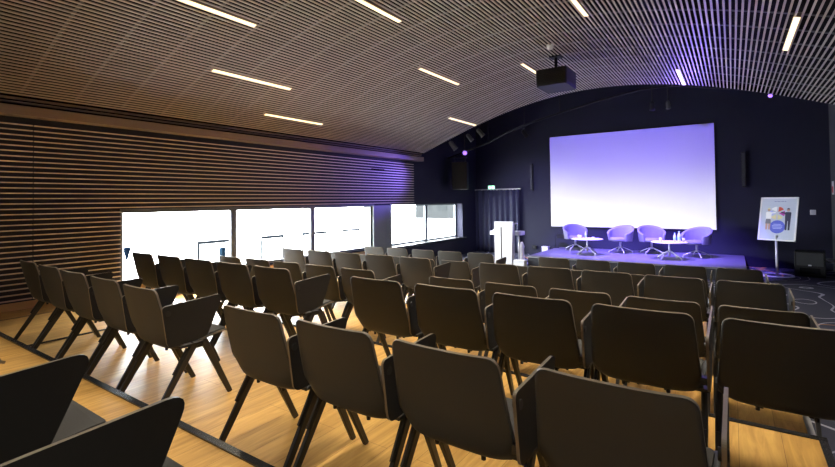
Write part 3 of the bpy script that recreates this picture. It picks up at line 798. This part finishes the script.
spot(-6.75, 3.40, (-4.6, 14.9, -.2), 'grey stage spotlight second from left, upper right of hung loudspeaker', s=.8)
spot(-6.38, 3.52, (-3.9, 14.9, -.2), 'grey stage spotlight third from left, beneath the vault edge lamp', s=.85)
spot(-6.93, 2.94, (-3.0, 6.0, 1.0), 'stage spotlight with a glowing purple lens on top of hung loudspeaker', M_lens, M_eq, .9)
spot(-4.95, 3.36, (-3.5, 15.5, .3), 'tiny black spotlight left of and above the screen corner', M_lensd, M_eq, .7)
spot(-1.60, 3.74, (-2, 15.5, .3), 'tiny black spotlight over the right part of the screen', M_lensd, M_eq, .7)
spot(-1.25, 3.72, (-1.2, 15.5, .3), 'tiny pale spotlight over the screen, right of the black one', M_plastic, M_can, .6)
r = empty('edge_spotlight', (.72, 12.05, 3.57))
q = Vector((-.3, -.75, -.6)).normalized().to_track_quat('-Z', 'Y').to_matrix().to_4x4()
b = MB(); b.lathe([(0, .10), (.05, .09), (.055, -.07), (.05, -.07), (0, -.06)], 16, M=q); b.build('can', M_eq, r)
b = MB(); b.lathe([(0, -.062), (.048, -.0625), (.048, -.068), (0, -.072)], 16, M=q); b.build('lens', M_lens, r)
b = MB(); b.tube([(0, 0, 0), (0, 0, 1.58)], .01, 8); b.build('hanger', M_eq, r)
tag(r, 'purple glowing spotlight at the right edge of the vault', 'spotlight')
r = empty('hanging_loudspeaker', (-7.66, 13.75, 1.80)); r.rotation_euler = (0, 0, .35)
b = MB(); b.box(-.26, .26, -.2, .2, 0, .93); b.build('cabinet', M_eq, r, bevel=.02)
b = MB(); b.box(-.23, .23, -.207, -.201, .04, .89); b.build('grille', M_eq, r)
b = MB(); b.tube([(-.18, 0, .93), (-.18, 0, 1.1)], .012, 8); b.tube([(.18, 0, .93), (.18, 0, 1.1)], .012, 8); b.box(-.24, .24, -.03, .03, 1.08, 1.11); b.build('hanging_bracket', M_eq2, r)
tag(r, 'black loudspeaker hung high in the front left corner', 'speaker')

# ------------------------------------------------------------------ outside the windows
b = MB(); b.box(-30, XL - .36, -6, 60, -.32, -.22); struct(b, 'floor_terrace', M_terrace)
def railing(y0, y1, lb):
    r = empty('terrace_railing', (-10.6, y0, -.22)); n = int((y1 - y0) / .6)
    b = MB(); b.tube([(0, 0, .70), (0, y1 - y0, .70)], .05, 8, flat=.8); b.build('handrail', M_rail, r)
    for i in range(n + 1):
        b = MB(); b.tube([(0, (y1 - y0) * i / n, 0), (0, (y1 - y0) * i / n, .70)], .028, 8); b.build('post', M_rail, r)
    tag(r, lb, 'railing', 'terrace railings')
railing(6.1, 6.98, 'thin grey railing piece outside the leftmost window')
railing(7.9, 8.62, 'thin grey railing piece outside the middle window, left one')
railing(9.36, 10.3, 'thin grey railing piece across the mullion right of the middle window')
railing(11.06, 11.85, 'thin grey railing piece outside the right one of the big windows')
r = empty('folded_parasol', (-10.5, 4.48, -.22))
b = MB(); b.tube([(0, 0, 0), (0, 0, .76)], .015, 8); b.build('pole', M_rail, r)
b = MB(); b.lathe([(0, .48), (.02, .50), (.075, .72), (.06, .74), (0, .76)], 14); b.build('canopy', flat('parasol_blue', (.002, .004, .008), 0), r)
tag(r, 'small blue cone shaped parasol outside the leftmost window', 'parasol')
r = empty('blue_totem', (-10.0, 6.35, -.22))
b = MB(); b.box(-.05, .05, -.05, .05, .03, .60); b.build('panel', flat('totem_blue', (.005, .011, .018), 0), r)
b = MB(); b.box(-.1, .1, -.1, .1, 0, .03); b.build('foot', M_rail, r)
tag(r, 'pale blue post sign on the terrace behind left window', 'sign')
# far building seen through the far window
r = empty('far_building', (-19.0, 36, -.22))
b = MB(); b.box(-6, 5, 0, 6, 0, 6.5); b.build('wall', flat('pale_render', (.016, .017, .017), 0), r)
for i in range(6):
    for j in range(3):
        b = MB(); b.box(-5.2 + i * 1.7, -4.2 + i * 1.7, -.03, .02, .8 + j * 1.9, 2.1 + j * 1.9); b.build('pane', flat('far_glass', (.0135, .0148, .015), 0), r)
tag(r, 'pale far building seen through the furthest right window', 'building')

# ------------------------------------------------------------------ light
w = bpy.data.worlds.new('sky'); SC.world = w; w.use_nodes = True
bg = w.node_tree.nodes['Background']; bg.inputs[0].default_value = (.88, .95, 1.0, 1); bg.inputs[1].default_value = 17.0
for y0, y1 in wins + wins2:
    xx = XL - .55
    o = light('AREA', 'window_portal', (xx, (y0 + y1) / 2, .72), 1, (1, 1, 1), (XL + 2, (y0 + y1) / 2, .72), shape='RECTANGLE', size=y1 - y0, size_y=1.25)
    o.data.cycles.is_portal = True
PUR = (.21, .135, 1.0)
for x in (-4.3, -3.2, -2.1, -1.0):
    light('SPOT', 'stage_wash', (x, 12.6, 3.75), 1250, PUR, (x * .93, 14.5, -.2), spot_size=math.radians(52), spot_blend=.8, shadow_soft_size=.1)
pl = light('SPOT', 'projector_beam', (-2.74, 9.25, 3.71), 1130, (1, 1, 1), (-2.74, 18, 3.71), spot_size=math.radians(72), spot_blend=0, shadow_soft_size=.01)
pl.data.use_nodes = True; nt = pl.data.node_tree; N = nt.nodes; L = nt.links
tc = N.new('ShaderNodeTexCoord'); sp = N.new('ShaderNodeSeparateXYZ'); L.new(tc.outputs['Normal'], sp.inputs[0])
def mth(op, a, b_=None):
    n = N.new('ShaderNodeMath'); n.operation = op
    for k, q in ((0, a), (1, b_)):
        if q is None: continue
        if isinstance(q, (int, float)): n.inputs[k].default_value = q
        else: L.new(q, n.inputs[k])
    return n.outputs[0]
az = mth('ABSOLUTE', sp.outputs['Z'])
uu = mth('DIVIDE', sp.outputs['X'], az); vv = mth('DIVIDE', sp.outputs['Y'], az)
dist = YF - .032 - 9.25
def inside(q, a, b_): return mth('MULTIPLY', mth('GREATER_THAN', q, a), mth('LESS_THAN', q, b_))
mask = mth('MULTIPLY', inside(uu, (sx0 + 2.74) / dist, (sx1 + 2.74) / dist), inside(vv, (sz0 - 3.71) / dist, (sz1 - 3.71) / dist))
mr = N.new('ShaderNodeMapRange'); L.new(vv, mr.inputs[0])
mr.inputs[1].default_value = (sz0 - 3.71) / dist; mr.inputs[2].default_value = (sz1 - 3.71) / dist
rp = N.new('ShaderNodeValToRGB'); L.new(mr.outputs[0], rp.inputs[0]); e = rp.color_ramp.elements
e[0].position = 0; e[0].color = (1.4, 1.4, 1.4, 1); e[1].position = 1; e[1].color = (.14, .085, .82, 1)
for p_, c in ((.22, (1.05, 1.02, 1.15, 1)), (.36, (.78, .74, 1.05, 1)), (.52, (.46, .40, .98, 1)), (.70, (.25, .175, .92, 1))):
    q = e.new(p_); q.color = c
em = N['Emission']; L.new(rp.outputs[0], em.inputs['Color']); L.new(mask, em.inputs['Strength'])
light('SPOT', 'stage_wash', (-5.2, 12.6, 3.55), 170, (.50, .50, 1.0), (-6.0, YF, .6), spot_size=math.radians(72), spot_blend=1.0, shadow_soft_size=.1)  # extra spot added for the bluish glow on the wall left of screen
light('SPOT', 'side_wash', (-6.7, 12.9, 2.3), 430, PUR, (-8.15, 9.7, 1.95), spot_size=math.radians(42), spot_blend=1.0, shadow_soft_size=.1)
light('SPOT', 'ceiling_tint_fill', (-1.2, 13.3, 3.2), 100, PUR, (-1.2, 8.5, 4.5), spot_size=math.radians(80), spot_blend=1.0, shadow_soft_size=.08)  # added lamp without a fixture, tints the vault purple

# ------------------------------------------------------------------ camera
F = 457.91; CY = 191.24
yaw, pitch, roll = math.radians(34.487), math.radians(1.208), math.radians(-.702)
f = Vector((-math.sin(yaw) * math.cos(pitch), math.cos(yaw) * math.cos(pitch), math.sin(pitch)))
rt = Vector((math.cos(yaw), math.sin(yaw), 0)); up = rt.cross(f)
r2 = rt * math.cos(roll) + up * math.sin(roll); u2 = -rt * math.sin(roll) + up * math.cos(roll)
cd = bpy.data.cameras.new('camera'); co = bpy.data.objects.new('camera', cd); COL.objects.link(co)
Mx = Matrix((r2, u2, -f)).transposed().to_4x4(); Mx.translation = Vector((0, 0, 1.43)); co.matrix_world = Mx
cd.sensor_width = 36; cd.sensor_fit = 'HORIZONTAL'; cd.lens = F / 835 * 36; cd.shift_y = -(233.5 - CY) / 835; cd.clip_start = .02; cd.clip_end = 300
SC.camera = co
SC.view_settings.view_transform = 'Standard'; SC.view_settings.look = 'None'; SC.view_settings.gamma = 1; SC.view_settings.exposure = 1.6
SC.view_settings.use_curve_mapping = False
